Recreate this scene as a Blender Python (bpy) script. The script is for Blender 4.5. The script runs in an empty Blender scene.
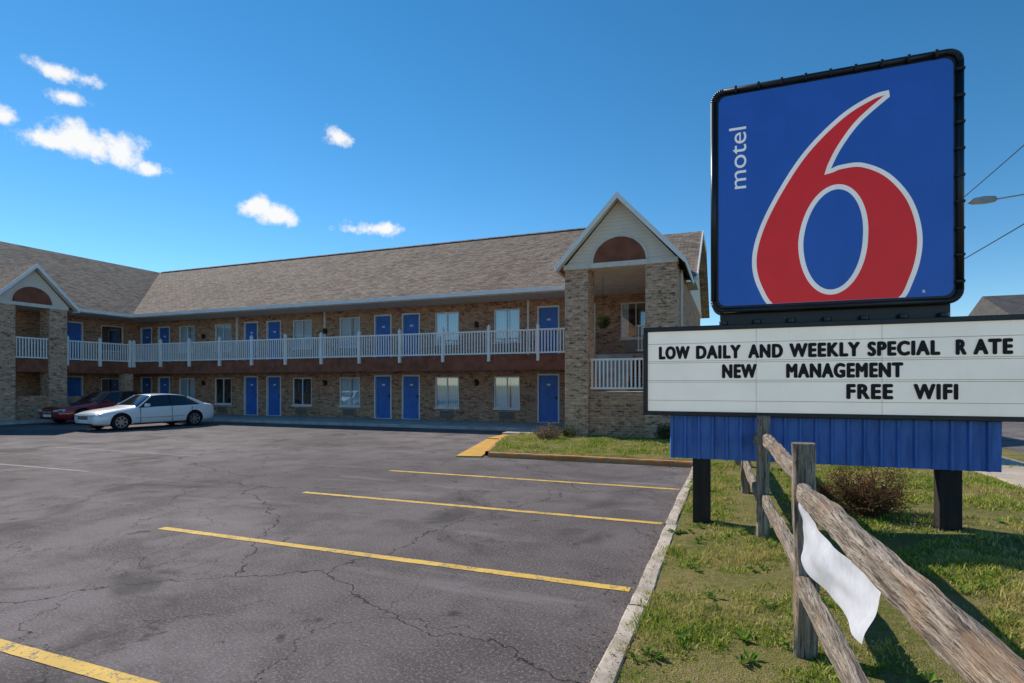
import bpy, bmesh, math, random
import numpy as np
from mathutils import Vector, Matrix, noise
random.seed(7); rng=np.random.default_rng(7)
S=bpy.context.scene
COL=S.collection

# ------------------------------------------------------------------ helpers
def link(o,parent=None):
    COL.objects.link(o)
    if parent is not None: o.parent=parent
    return o
def empty(name):
    o=bpy.data.objects.new(name,None); o.empty_display_size=.3
    return link(o)

class MB:
    """mesh builder"""
    def __init__(s): s.v=[]; s.f=[]; s.m=[]
    def box(s,x0,x1,y0,y1,z0,z1,m=0):
        b=len(s.v)
        s.v+=[(x0,y0,z0),(x1,y0,z0),(x1,y1,z0),(x0,y1,z0),(x0,y0,z1),(x1,y0,z1),(x1,y1,z1),(x0,y1,z1)]
        for q in ((0,3,2,1),(4,5,6,7),(0,1,5,4),(1,2,6,5),(2,3,7,6),(3,0,4,7)):
            s.f.append(tuple(b+i for i in q)); s.m.append(m)
    def poly(s,pts,m=0):
        b=len(s.v); s.v+=[tuple(p) for p in pts]; s.f.append(tuple(range(b,b+len(pts)))); s.m.append(m)
    def prism(s,pts,vec,m=0):
        n=len(pts); b=len(s.v); vec=Vector(vec)
        s.v+=[tuple(p) for p in pts]+[tuple(Vector(p)+vec) for p in pts]
        s.f.append(tuple(range(b,b+n))[::-1]); s.m.append(m)
        s.f.append(tuple(range(b+n,b+2*n))); s.m.append(m)
        for i in range(n):
            j=(i+1)%n; s.f.append((b+i,b+j,b+n+j,b+n+i)); s.m.append(m)
    def cyl(s,p0,p1,r0,r1=None,n=10,m=0,caps=True):
        if r1 is None: r1=r0
        p0=Vector(p0);p1=Vector(p1);d=(p1-p0).normalized()
        a=Vector((0,0,1)) if abs(d.z)<.9 else Vector((1,0,0))
        u=d.cross(a).normalized(); w=d.cross(u)
        b=len(s.v)
        for p,r in ((p0,r0),(p1,r1)):
            for i in range(n):
                t=2*math.pi*i/n
                s.v.append(tuple(p+u*(r*math.cos(t))+w*(r*math.sin(t))))
        for i in range(n):
            j=(i+1)%n; s.f.append((b+i,b+j,b+n+j,b+n+i)); s.m.append(m)
        if caps:
            s.f.append(tuple(range(b,b+n))[::-1]); s.m.append(m)
            s.f.append(tuple(range(b+n,b+2*n))); s.m.append(m)
    def done(s,name,mats,parent=None,smooth=False,fixn=True,bevel=0):
        me=bpy.data.meshes.new(name); me.from_pydata(s.v,[],s.f)
        for mt in (mats if isinstance(mats,(list,tuple)) else [mats]): me.materials.append(mt)
        me.polygons.foreach_set('material_index',s.m)
        if smooth: me.polygons.foreach_set('use_smooth',[True]*len(s.f))
        if fixn:
            bm=bmesh.new(); bm.from_mesh(me); bmesh.ops.recalc_face_normals(bm,faces=bm.faces); bm.to_mesh(me); bm.free()
        me.update()
        o=bpy.data.objects.new(name,me); link(o,parent)
        if bevel:
            md=o.modifiers.new('bev','BEVEL'); md.width=bevel; md.segments=2; md.limit_method='ANGLE'
        return o

# ------------------------------------------------------------------ materials
class NT:
    def __init__(s,name):
        s.mat=bpy.data.materials.new(name); s.mat.use_nodes=True
        s.t=s.mat.node_tree; s.t.nodes.clear()
        s.out=s.n('ShaderNodeOutputMaterial')
    def n(s,t,**k):
        nd=s.t.nodes.new(t)
        for a,b in k.items(): setattr(nd,a,b)
        return nd
    def l(s,a,b): s.t.links.new(a,b)
    def val(s,sock,v):
        if isinstance(v,bpy.types.NodeSocket): s.l(v,sock)
        else:
            if isinstance(v,(tuple,list)) and len(v)==3 and sock.type=='RGBA': v=(*v,1)
            sock.default_value=v
    def math(s,op,a,b=0.0,c=None,clamp=False):
        nd=s.n('ShaderNodeMath',operation=op,use_clamp=clamp); s.val(nd.inputs[0],a); s.val(nd.inputs[1],b)
        if c is not None: s.val(nd.inputs[2],c)
        return nd.outputs[0]
    def mix(s,f,a,b,mode='MIX'):
        nd=s.n('ShaderNodeMix',data_type='RGBA',blend_type=mode); s.val(nd.inputs[0],f); s.val(nd.inputs[6],a); s.val(nd.inputs[7],b)
        return nd.outputs[2]
    def noise(s,vec=None,scale=5,detail=4,rough=.55,dist=0):
        nd=s.n('ShaderNodeTexNoise'); nd.inputs['Scale'].default_value=scale; nd.inputs['Detail'].default_value=detail
        nd.inputs['Roughness'].default_value=rough; nd.inputs['Distortion'].default_value=dist
        if vec is not None: s.l(vec,nd.inputs['Vector'])
        return nd.outputs['Fac']
    def ramp(s,f,lo,hi,a=0.0,b=1.0):
        nd=s.n('ShaderNodeMapRange',interpolation_type='SMOOTHSTEP'); s.val(nd.inputs[0],f); nd.inputs[1].default_value=lo; nd.inputs[2].default_value=hi
        nd.inputs[3].default_value=a; nd.inputs[4].default_value=b
        return nd.outputs[0]
    def pos(s): return s.n('ShaderNodeNewGeometry').outputs['Position']
    def scalev(s,vec,sc):
        nd=s.n('ShaderNodeVectorMath',operation='MULTIPLY'); s.l(vec,nd.inputs[0]); nd.inputs[1].default_value=sc; return nd.outputs[0]
    def bsdf(s,col,rough=.8,spec=.3,metal=0,bump=None,bstr=.3,bdist=.01,emis=None,estr=0,coat=0):
        p=s.n('ShaderNodeBsdfPrincipled'); s.val(p.inputs['Base Color'],col); s.val(p.inputs['Roughness'],rough)
        p.inputs['Specular IOR Level'].default_value=spec; p.inputs['Metallic'].default_value=metal
        p.inputs['Coat Weight'].default_value=coat
        if emis is not None: s.val(p.inputs['Emission Color'],emis); p.inputs['Emission Strength'].default_value=estr
        if bump is not None:
            b=s.n('ShaderNodeBump'); b.inputs['Strength'].default_value=bstr; b.inputs['Distance'].default_value=bdist
            s.l(bump,b.inputs['Height']); s.l(b.outputs[0],p.inputs['Normal'])
        s.l(p.outputs[0],s.out.inputs[0]); s.p=p
        return s.mat
    def walluv(s,vs=1.0):
        g=s.n('ShaderNodeNewGeometry'); sp=s.n('ShaderNodeSeparateXYZ'); s.l(g.outputs['Position'],sp.inputs[0])
        sn=s.n('ShaderNodeSeparateXYZ'); s.l(g.outputs['True Normal'],sn.inputs[0])
        m=s.math('GREATER_THAN',s.math('ABSOLUTE',sn.outputs[0]),.4)
        u=s.math('ADD',s.math('MULTIPLY',sp.outputs[0],s.math('SUBTRACT',1.0,m)),s.math('MULTIPLY',sp.outputs[1],m))
        c=s.n('ShaderNodeCombineXYZ'); s.l(u,c.inputs[0]); s.l(s.math('MULTIPLY',sp.outputs[2],vs),c.inputs[1])
        return c.outputs[0],sp

def plain(name,col,rough=.7,spec=.3,metal=0,var=.12,scale=3,coat=0):
    t=NT(name); p=t.pos(); n=t.noise(p,scale,4); n2=t.noise(p,scale*12,2)
    f=t.math('ADD',t.math('MULTIPLY',n,.7),t.math('MULTIPLY',n2,.3))
    a=tuple(c*(1-var*1.6) for c in col); b=tuple(min(1,c*(1+var*1.6)) for c in col)
    return t.bsdf(t.mix(t.ramp(f,.3,.7),a,b),rough,spec,metal,coat=coat)

def m_brick(name,c1,c2,mort,lt):
    t=NT(name); uv,sp=t.walluv()
    b=t.n('ShaderNodeTexBrick'); t.l(uv,b.inputs['Vector'])
    b.inputs['Scale'].default_value=1; b.inputs['Brick Width'].default_value=.23; b.inputs['Row Height'].default_value=.078
    b.inputs['Mortar Size'].default_value=.009; b.inputs['Mortar Smooth'].default_value=.2; b.inputs['Bias'].default_value=0
    t.val(b.inputs['Color1'],c1); t.val(b.inputs['Color2'],c2); t.val(b.inputs['Mortar'],mort)
    p=t.pos(); n=t.noise(p,.9,5); n2=t.noise(t.scalev(p,(4.4,4.4,12)),1.0,2,.7)
    c=t.mix(t.ramp(n,.3,.75,0,.35),b.outputs['Color'],lt)
    c=t.mix(t.ramp(n2,.55,.66,0,.8),c,(.10,.05,.035)); c=t.mix(t.ramp(n2,.32,.44,.7,0),c,tuple(min(1,x*1.4) for x in lt))
    h=t.math('SUBTRACT',1.0,b.outputs['Fac'])
    return t.bsdf(c,.9,.2,bump=h,bstr=.6,bdist=.006)
M_brick=m_brick('brick',(.56,.28,.155),(.36,.165,.095),(.48,.38,.29),(.54,.345,.215))
M_brick2=m_brick('brick_pillar',(.62,.36,.22),(.42,.225,.14),(.55,.45,.35),(.62,.44,.30))

t=NT('roof_shingles'); uv,sp=t.walluv(1.87)
b=t.n('ShaderNodeTexBrick'); t.l(uv,b.inputs['Vector']); b.inputs['Scale'].default_value=1
b.inputs['Brick Width'].default_value=.32; b.inputs['Row Height'].default_value=.145; b.inputs['Mortar Size'].default_value=.012; b.inputs['Mortar Smooth'].default_value=.5
t.val(b.inputs['Color1'],(.40,.295,.22)); t.val(b.inputs['Color2'],(.20,.15,.115)); t.val(b.inputs['Mortar'],(.06,.045,.036))
p=t.pos(); n=t.noise(p,.5,5,.6); n2=t.noise(t.scalev(p,(5,5,1)),1.0,3); n3=t.noise(t.scalev(p,(3.1,3.1,13)),1.0,2)
c=t.mix(t.ramp(n,.35,.7,0,.3),b.outputs['Color'],(.40,.31,.24)); c=t.mix(t.ramp(n2,.5,.75,0,.5),c,(.11,.085,.07)); c=t.mix(t.ramp(n3,.54,.66,0,.65),c,(.085,.066,.055))
M_roof=t.bsdf(c,.95,.1,bump=b.outputs['Fac'],bstr=-.5,bdist=.01)

t=NT('siding'); uv,sp=t.walluv(); fr=t.math('FRACT',t.math('DIVIDE',sp.outputs[2],.115))
ln=t.ramp(fr,0,.12,1,0); n=t.noise(t.pos(),3,4)
M_siding=t.bsdf(t.mix(t.math('MULTIPLY',ln,.5),t.mix(n,(.84,.75,.64),(.72,.64,.55)),(.3,.25,.19)),.7,.3,bump=fr,bstr=.6,bdist=.012)
M_white=plain('white_paint',(.86,.85,.82),.5,.4,var=.04)
M_trim=plain('white_trim',(.82,.80,.77),.55,.4,var=.06)
M_brown=plain('brown_fascia',(.24,.09,.055),.75,.2,var=.2)
M_archbrown=plain('arch_brown',(.24,.09,.055),.8,.2,var=.15)
M_soffit=plain('soffit',(.72,.66,.58),.8,.2,var=.08)
M_dark=plain('dark_metal',(.02,.02,.022),.5,.4,var=.2)
M_black=plain('black_frame',(.012,.012,.014),.35,.5,var=.3)
M_blue=plain('blue_door',(.05,.165,.52),.45,.4,var=.1)
M_ac=plain('ac_grille',(.34,.28,.22),.6,.3,var=.2,scale=20)
M_conc=plain('concrete',(.46,.42,.38),.9,.2,var=.15,scale=2.5)
t=NT('curtain'); p=t.pos(); sp=t.n('ShaderNodeSeparateXYZ'); t.l(p,sp.inputs[0])
w=t.math('SINE',t.math('ADD',t.math('MULTIPLY',t.math('ADD',sp.outputs[0],sp.outputs[1]),55.0),t.math('MULTIPLY',t.noise(p,3,2),8.0)))
M_curt=t.bsdf(t.mix(t.ramp(w,-1,1),(.70,.76,.80),(.88,.92,.95)),.9,.1)
M_darkroom=plain('dark_room',(.03,.032,.036),.9,.1)  # near-black colour painted in for the unlit room behind the glass
t=NT('window_glass'); fz=t.n('ShaderNodeFresnel'); fz.inputs[0].default_value=1.5
tr=t.n('ShaderNodeBsdfTransparent'); gl=t.n('ShaderNodeBsdfGlossy'); gl.inputs['Roughness'].default_value=.03; gl.inputs[0].default_value=(.9,.95,1,1)
tr.inputs[0].default_value=(.90,.96,.98,1)
mx=t.n('ShaderNodeMixShader'); t.l(t.math('ADD',fz.outputs[0],.20),mx.inputs[0]); t.l(tr.outputs[0],mx.inputs[1]); t.l(gl.outputs[0],mx.inputs[2]); t.l(mx.outputs[0],t.out.inputs[0])
M_glass=t.mat

# asphalt
t=NT('asphalt'); p=t.pos()
big=t.noise(p,.16,4,.6); med=t.noise(p,1.1,5,.65); fine=t.noise(p,48,3,.85); vf=t.noise(p,190,1,.8)
c=t.mix(t.ramp(big,.34,.66),(.125,.104,.100),(.235,.200,.192))
c=t.mix(t.ramp(med,.40,.66,0,.75),c,(.092,.075,.073))
c=t.mix(t.ramp(fine,.50,.70,0,.85),c,(.40,.35,.32))
c=t.mix(t.ramp(fine,.30,.46,.6,0),c,(.05,.042,.041))
c=t.mix(t.ramp(vf,.5,.70,0,.75),c,(.035,.03,.03))
st=t.noise(p,.5,4,.6,.6); c=t.mix(t.ramp(st,.56,.68,0,.65),c,(.055,.046,.045))
st2=t.noise(p,2.3,3,.6,.3); c=t.mix(t.ramp(st2,.64,.74,0,.75),c,(.035,.03,.03))
st3=t.noise(t.scalev(p,(.25,1.6,1)),1.0,4,.65); c=t.mix(t.ramp(st3,.56,.72,0,.45),c,(.29,.26,.25))
def cracks(sc,th,dist,seed,dt=6):
    nz=t.n('ShaderNodeTexNoise'); nz.inputs['Scale'].default_value=sc*2.2; nz.inputs['Detail'].default_value=dt; nz.inputs['Roughness'].default_value=.62; t.l(p,nz.inputs['Vector'])
    m=t.n('ShaderNodeVectorMath',operation='MULTIPLY_ADD'); t.l(nz.outputs['Color'],m.inputs[0]); m.inputs[1].default_value=(dist,dist,0)
    a=t.n('ShaderNodeVectorMath',operation='ADD'); t.l(p,a.inputs[0]); a.inputs[1].default_value=(seed,seed*.7,0); t.l(a.outputs[0],m.inputs[2])
    v=t.n('ShaderNodeTexVoronoi',feature='DISTANCE_TO_EDGE',voronoi_dimensions='2D'); v.inputs['Scale'].default_value=sc; t.l(m.outputs[0],v.inputs['Vector'])
    return t.ramp(v.outputs['Distance'],th*.3,th,1,0)
cr1=cracks(.26,.0036,1.6,3.1); cr2=cracks(.8,.0065,.8,9.3)
msk=t.ramp(t.noise(p,.3,3),.42,.56); cr2=t.math('MULTIPLY',cr2,msk)
cr3=t.math('MULTIPLY',cracks(3.0,.022,.2,1.3,2),t.ramp(t.noise(p,.45,3,.5),.58,.66))
cr=t.math('MAXIMUM',t.math('MAXIMUM',cr1,cr2),t.math('MULTIPLY',cr3,.75))
c=t.mix(t.math('MULTIPLY',cr,.85),c,(.022,.018,.017))
hh=t.math('ADD',t.math('MULTIPLY',fine,.6),t.math('MULTIPLY',vf,.5))
M_asph=t.bsdf(c,.92,.15,bump=hh,bstr=.7,bdist=.012)

def paint(name,col,wear=.5,base=(.17,.15,.145)):
    t=NT(name); p=t.pos(); n=t.noise(p,7,7,.75); n2=t.noise(p,55,3,.8)
    f=t.math('ADD',t.math('MULTIPLY',n,.6),t.math('MULTIPLY',n2,.4))
    k=t.ramp(f,wear-.03,wear+.05)
    dirt=t.mix(t.ramp(t.noise(p,2.2,4),.3,.7,0,.5),col,tuple(x*.6 for x in col))
    return t.bsdf(t.mix(k,dirt,base),.8,.25,bump=n2,bstr=.3,bdist=.003)
M_yel=paint('yellow_paint',(.80,.50,.10),.545)
M_yelf=paint('yellow_paint_faded',(.48,.36,.15),.44)
M_yelk=paint('yellow_kerb_paint',(.74,.40,.06),.56,(.35,.3,.24))
M_redk=paint('kerb_paint',(.62,.24,.05),.51,(.38,.29,.20))

# soil / grass ground
t=NT('grass_ground'); p=t.pos()
n=t.noise(p,1.4,5,.65); n2=t.noise(p,18,4,.7); n3=t.noise(p,90,2,.8)
c=t.mix(t.ramp(n,.35,.65),(.17,.20,.035),(.34,.28,.10))
c=t.mix(t.ramp(n2,.45,.65,0,.85),c,(.37,.27,.14))
c=t.mix(t.ramp(n3,.45,.7,0,.7),c,(.08,.07,.03))
M_gground=t.bsdf(c,.95,.1,bump=t.math('ADD',n2,n3),bstr=1,bdist=.03)
t=NT('grass_blades'); g=t.n('ShaderNodeNewGeometry'); rnd=g.outputs['Random Per Island']
cr_=t.n('ShaderNodeValToRGB'); t.l(rnd,cr_.inputs[0]); e=cr_.color_ramp.elements
e[0].position=0; e[0].color=(.09,.16,.02,1); e[1].position=1; e[1].color=(.70,.58,.30,1)
for q,cc in ((.3,(.22,.33,.035,1)),(.6,(.38,.46,.055,1)),(.80,(.55,.52,.11,1))):
    x=e.new(q); x.color=cc
pn=t.noise(g.outputs['Position'],1.1,4,.6); pn2=t.noise(g.outputs['Position'],4.5,3,.6)
c=t.mix(t.ramp(pn,.44,.62,0,.75),cr_.outputs[0],(.62,.49,.20))
c=t.mix(t.ramp(pn2,.34,.46,.6,0),c,(.13,.22,.03))
d=t.n('ShaderNodeBsdfDiffuse'); tl=t.n('ShaderNodeBsdfTranslucent'); t.l(c,d.inputs[0]); t.l(c,tl.inputs[0])
mx=t.n('ShaderNodeMixShader'); mx.inputs[0].default_value=.32; t.l(d.outputs[0],mx.inputs[1]); t.l(tl.outputs[0],mx.inputs[2]); t.l(mx.outputs[0],t.out.inputs[0])
M_blade=t.mat
def m_leaf(name,c1,c2):
    t=NT(name); g=t.n('ShaderNodeNewGeometry'); c=t.mix(g.outputs['Random Per Island'],c1,c2)
    d=t.n('ShaderNodeBsdfDiffuse'); tl=t.n('ShaderNodeBsdfTranslucent'); t.l(c,d.inputs[0]); t.l(c,tl.inputs[0])
    mx=t.n('ShaderNodeMixShader'); mx.inputs[0].default_value=.3; t.l(d.outputs[0],mx.inputs[1]); t.l(tl.outputs[0],mx.inputs[2]); t.l(mx.outputs[0],t.out.inputs[0])
    return t.mat
def m_wood(name,stretch):
    t=NT(name); o=t.pos(); s1=t.noise(t.scalev(o,stretch),1.0,5,.75); s2=t.noise(t.scalev(o,tuple(x*2.6 for x in stretch)),1.0,3,.7)
    c=t.mix(t.ramp(s1,.32,.68),(.14,.105,.08),(.48,.40,.32)); c=t.mix(t.ramp(s2,.52,.66,0,.85),c,(.045,.033,.026))
    c=t.mix(t.ramp(t.noise(o,4,3),.50,.70,0,.5),c,(.34,.21,.115))
    return t.bsdf(c,.9,.15,bump=t.math('ADD',s1,s2),bstr=1.0,bdist=.014)
M_woodp=m_wood('weathered_post',(38,38,1.8)); M_woodr=m_wood('weathered_rail',(42,1.7,42))

# ------------------------------------------------------------------ world, sun
kx,ky=1.15,.55
sd=Vector((-kx,ky,1)).normalized(); el=math.asin(sd.z); az=math.atan2(sd.x,sd.y)
R=math.radians
W=bpy.data.worlds.new("World"); S.world=W; W.use_nodes=True
wt=W.node_tree; wt.nodes.clear()
T=NT.__new__(NT); T.t=wt
sky=T.n('ShaderNodeTexSky',sky_type='NISHITA'); sky.sun_disc=False; sky.sun_elevation=el; sky.sun_rotation=az
sky.air_density=.85; sky.dust_density=0.0; sky.ozone_density=2.2; sky.altitude=300
tc=T.n('ShaderNodeTexCoord'); sp=T.n('ShaderNodeSeparateXYZ'); wt.links.new(tc.outputs['Generated'],sp.inputs[0])
A=T.math('ARCTAN2',T.math('MULTIPLY',sp.outputs[0],-1.0),sp.outputs[1]); E=T.math('ARCSINE',sp.outputs[2])
nz=T.noise(tc.outputs['Generated'],24,7,.66)
mask=None
for a0,e0,w,h in ((58.8,19.0,4.3,1.8),(61.2,18.6,2.6,1.0),(56.4,19.0,2.2,1.5),(60.2,23.5,2.9,.8),(59.8,21.9,1.7,.65),(54.2,17.9,1.4,.75),(45.4,16.2,2.3,1.1),(44.2,15.7,2.3,1.1),(38.4,22.9,1.7,.9),(37.0,15.0,2.7,.8),(34.6,15.2,2.8,.8),(63.6,19.6,1.7,.8)):
    dx=T.math('DIVIDE',T.math('SUBTRACT',A,R(a0)),R(w)); dy=T.math('DIVIDE',T.math('SUBTRACT',E,R(e0)),R(h))
    dd=T.math('SQRT',T.math('ADD',T.math('MULTIPLY',dx,dx),T.math('MULTIPLY',dy,dy)))
    m=T.math('SUBTRACT',1.0,dd); mask=m if mask is None else T.math('MAXIMUM',mask,m)
mask=T.math('ADD',mask,T.math('MULTIPLY',T.math('SUBTRACT',nz,.5),2.9))
mask=T.ramp(mask,0.05,.85)
hs=T.n('ShaderNodeHueSaturation'); hs.inputs['Saturation'].default_value=1.30; hs.inputs['Hue'].default_value=.492; hs.inputs['Value'].default_value=1.0; wt.links.new(sky.outputs[0],hs.inputs['Color'])
b1=T.n('ShaderNodeBackground'); wt.links.new(hs.outputs[0],b1.inputs[0]); b1.inputs[1].default_value=.145
b2=T.n('ShaderNodeBackground'); b2.inputs[0].default_value=(1,.99,.97,1); b2.inputs[1].default_value=1.0
mx=T.n('ShaderNodeMixShader'); wt.links.new(T.math('MULTIPLY',mask,.95),mx.inputs[0]); wt.links.new(b1.outputs[0],mx.inputs[1]); wt.links.new(b2.outputs[0],mx.inputs[2])
wo=T.n('ShaderNodeOutputWorld'); wt.links.new(mx.outputs[0],wo.inputs[0])
L=bpy.data.lights.new('sun','SUN'); L.energy=5.0; L.angle=R(.53); L.color=(1,.94,.855)
so=bpy.data.objects.new('sun',L); link(so); so.rotation_euler=(-sd).to_track_quat('-Z','Y').to_euler(); so.location=(-20,20,30)
S.view_settings.view_transform='Standard'; S.view_settings.look='None'; S.view_settings.exposure=0

# ------------------------------------------------------------------ camera
cam=bpy.data.cameras.new('camera'); co=bpy.data.objects.new('camera',cam); link(co)
co.location=(0,0,1.7); co.rotation_euler=(R(90),0,R(21.35)); cam.sensor_width=36; cam.lens=19.69; cam.shift_y=.0425; cam.clip_end=5000; cam.clip_start=.05
S.camera=co

# ------------------------------------------------------------------ ground
def sm(a,b,x):
    t_=max(0,min(1,(x-a)/(b-a))); return t_*t_*(3-2*t_)
def hgt(x,y):
    h=.02+.06*max(0,min(3.1,x+.6))
    if y>11.3: h+= (max(.12,h)-h)*sm(11.3,12.2,y)
    h+=.018*noise.noise(Vector((x*1.1,y*1.1,0)))+.012*noise.noise(Vector((x*4,y*4,3)))
    return h
def grid(name,x0,x1,y0,y1,st,fn,mat,parent=None,xl=None):
    nx=int((x1-x0)/st)+1; ny=int((y1-y0)/st)+1
    v=[];f=[]
    for j in range(ny+1):
        y=y0+(y1-y0)*j/ny; xa=xl(y) if xl else x0
        for i in range(nx+1):
            x=xa+(x1-xa)*i/nx; v.append((x,y,fn(x,y)))
    for j in range(ny):
        for i in range(nx):
            a=j*(nx+1)+i; f.append((a,a+1,a+nx+2,a+nx+1))
    me=bpy.data.meshes.new(name); me.from_pydata(v,[],f); me.materials.append(mat)
    me.polygons.foreach_set('use_smooth',[True]*len(f))
    return link(bpy.data.objects.new(name,me),parent)
XLI=lambda y:-5.3-max(0,min(3.7,y-12.0))*.297
b=MB(); b.poly([(-2500,-2500,-.06),(2500,-2500,-.06),(2500,2500,-.06),(-2500,2500,-.06)]); b.done('ground',M_gground,fixn=False)
b=MB(); b.poly([(-60,-40,0),(-.56,-40,0),(-.56,12.4,0),(-5.0,12.4,0),(-5.0,22.3,0),(-60,22.3,0)]); b.done('parking_lot',M_asph,fixn=False)
lawn=empty('lawn')
grid('verge',-.6,5.95,-8,60,.2,hgt,M_gground,lawn)
hisl=lambda x,y:hgt(-.6,y)+.01*noise.noise(Vector((x*2,y*2,0)))
grid('island',-5.3,-.6,12.3,17.25,.2,hisl,M_gground,lawn,xl=XLI)
grid('side_yard',-5.3,-.6,17.251,60,.4,hisl,M_gground,lawn)
def blades(name,x0,x1,y0,y1,N,hmin,hmax,hfn,wid=.004,edge=False,xl=None,b0=.44,b1=1.6):
    xs=rng.uniform(x0,x1,N); ys=rng.uniform(y0,y1,N)
    keep=[];z=[]
    for i in range(N):
        x,y=xs[i],ys[i]
        if xl and x<xl(y): continue
        nn=noise.noise(Vector((x*1.3,y*1.3,5)))+.6*noise.noise(Vector((x*5,y*5,9)))
        p_=b0+nn*b1
        if edge and x<-.5: p_*=.8+1.2*noise.noise(Vector((y*2.2,1,1)))
        if rng.random()<p_: keep.append(i); z.append((hfn(x,y),nn+1.1*max(0,noise.noise(Vector((x*3,y*3,20)))-.1)))
    xs=xs[keep];ys=ys[keep]; z=np.array(z); n=len(xs)
    h=rng.uniform(hmin,hmax,n)*np.clip(1+1.3*z[:,1],.4,2.9); a=rng.uniform(0,2*np.pi,n); la=rng.uniform(0,2*np.pi,n); ln=rng.uniform(.2,1.3,n)*h
    w=wid*rng.uniform(.6,1.5,n)
    V=np.zeros((n,5,3)); ca=np.cos(a)*w; sa=np.sin(a)*w
    V[:,0]=np.c_[xs-ca,ys-sa,z[:,0]-.008]; V[:,1]=np.c_[xs+ca,ys+sa,z[:,0]-.008]
    V[:,2]=np.c_[xs+ca*.8+np.cos(la)*ln*.35,ys+sa*.8+np.sin(la)*ln*.35,z[:,0]+h*.6]
    V[:,3]=np.c_[xs-ca*.8+np.cos(la)*ln*.35,ys-sa*.8+np.sin(la)*ln*.35,z[:,0]+h*.6]
    V[:,4]=np.c_[xs+np.cos(la)*ln,ys+np.sin(la)*ln,z[:,0]+h]
    base=(np.arange(n)*5)[:,None]
    quads=(base+np.array([0,1,2,3])); tris=(base+np.array([3,2,4]))
    me=bpy.data.meshes.new(name); me.vertices.add(n*5); me.vertices.foreach_set('co',V.reshape(-1))
    loops=np.concatenate([quads,tris],axis=1).reshape(-1)
    me.loops.add(len(loops)); me.loops.foreach_set('vertex_index',loops.astype(np.int32))
    me.polygons.add(2*n); ls=(np.arange(n)*7)[:,None]+np.array([0,4]); me.polygons.foreach_set('loop_start',ls.reshape(-1).astype(np.int32))
    me.update(calc_edges=True); me.materials.append(M_blade)
    return link(bpy.data.objects.new(name,me),lawn)
blades('near_blades',-.68,2.6,1.8,6.5,80000,.010,.036,hgt,wid=.0036,edge=True)
blades('mid_blades',-.66,3.9,6.5,12.6,68000,.012,.042,hgt,wid=.005,edge=True)
blades('side_blades',2.6,5.9,3,14,24000,.015,.045,hgt,wid=.005)
blades('island_blades',-6.4,-.6,12.35,17.2,30000,.02,.05,hisl,wid=.007,xl=XLI,b0=.6,b1=1.2)
blades('far_blades',-1.4,3.9,12.6,30,26000,.03,.06,hgt,wid=.01)
# weed rosettes and clover clumps
b=MB()
for i in range(170):
    if i<60: x=random.uniform(-.6,2.2); y=random.uniform(2.2,7)
    else: x=random.uniform(-.6,3.6); y=random.uniform(3,13)
    z=hgt(x,y); n_=random.randint(7,14); rr=random.uniform(.035,.085)
    for k in range(n_):
        a=random.uniform(0,6.28); r=rr*random.uniform(.6,1.2); wv=r*.22; tip=(x+r*math.cos(a),y+r*math.sin(a),z+random.uniform(.01,.05))
        mx_=x+r*.6*math.cos(a); my_=y+r*.6*math.sin(a)
        b.poly([(x,y,z),(mx_-wv*math.sin(a),my_+wv*math.cos(a),z+.03),tip,(mx_+wv*math.sin(a),my_-wv*math.cos(a),z+.03)])
b.done('weeds',m_leaf('weed_leaf',(.10,.20,.03),(.22,.32,.06)),lawn,fixn=False)

def rough_strip(name,x0,x1,y0,y1,z0,z1,st,mat,amp=.02,fr=3.0,hi=.5,xoff=None):
    me=bpy.data.meshes.new(name); bm=bmesh.new()
    L_=max(x1-x0,y1-y0); n=int(L_/st); alongx=(x1-x0)>(y1-y0)
    prof=[(0,0),(0,.9),(.08,1.08),(.5,1.12),(.92,1.08),(1,.9),(1,0)]
    rows=[]
    for i in range(n+1):
        t_=i/n; r=[]
        for k,(a,c) in enumerate(prof):
            if alongx: x=x0+(x1-x0)*t_; y=y0+(y1-y0)*a
            else: y=y0+(y1-y0)*t_; x=x0+(x1-x0)*a+(xoff(y) if xoff else 0)
            z=z0+(z1-z0)*c
            q=Vector((x*fr,y*fr,k*.3)); dn=noise.noise(q)*amp+noise.noise(q*4)*amp*hi
            if alongx: y+=dn
            else: x+=dn
            if c>0: z+=noise.noise(q*1.7)*amp*.3
            r.append(bm.verts.new((x,y,z)))
        rows.append(r)
    for i in range(n):
        for k in range(len(prof)-1): bm.faces.new((rows[i][k],rows[i][k+1],rows[i+1][k+1],rows[i+1][k]))
    bmesh.ops.recalc_face_normals(bm,faces=bm.faces); bm.to_mesh(me); bm.free(); me.materials.append(mat)
    return link(bpy.data.objects.new(name,me))
M_kerbold=plain('old_concrete_kerb',(.50,.42,.34),.95,.1,var=.2,scale=4)
y=-8.0
while y<12.1:
    ln_=random.uniform(1.6,2.9); y1=min(y+ln_,12.15); dx=random.uniform(-.012,.012)
    rough_strip('kerb',-.735+dx,-.60+dx,y,y1-.02,-.03,.03,.06,M_kerbold,.012,1.6,.6); y=y1
rough_strip('kerb',-5.35,-.5,12.12,12.32,-.02,.10,.08,M_redk,.012)
rough_strip('kerb',-5.42,-5.28,12.32,17.15,-.02,.10,.08,M_redk,.012,xoff=lambda y:XLI(y)+5.3)
lines=MB()
def strip(mb,x0,x1,y,w,m=0,z=.004):
    n=max(2,int(abs(x1-x0)/.08)); top=[];bot=[]
    for i in range(n+1):
        x=x0+(x1-x0)*i/n
        top.append((x,y+w/2+.008*noise.noise(Vector((x*4,y,1)))+.004*noise.noise(Vector((x*17,y,1))),z)); bot.append((x,y-w/2+.008*noise.noise(Vector((x*4,y,7)))+.004*noise.noise(Vector((x*17,y,8))),z))
    for i in range(n): mb.poly([bot[i],bot[i+1],top[i+1],top[i]],m)
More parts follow.
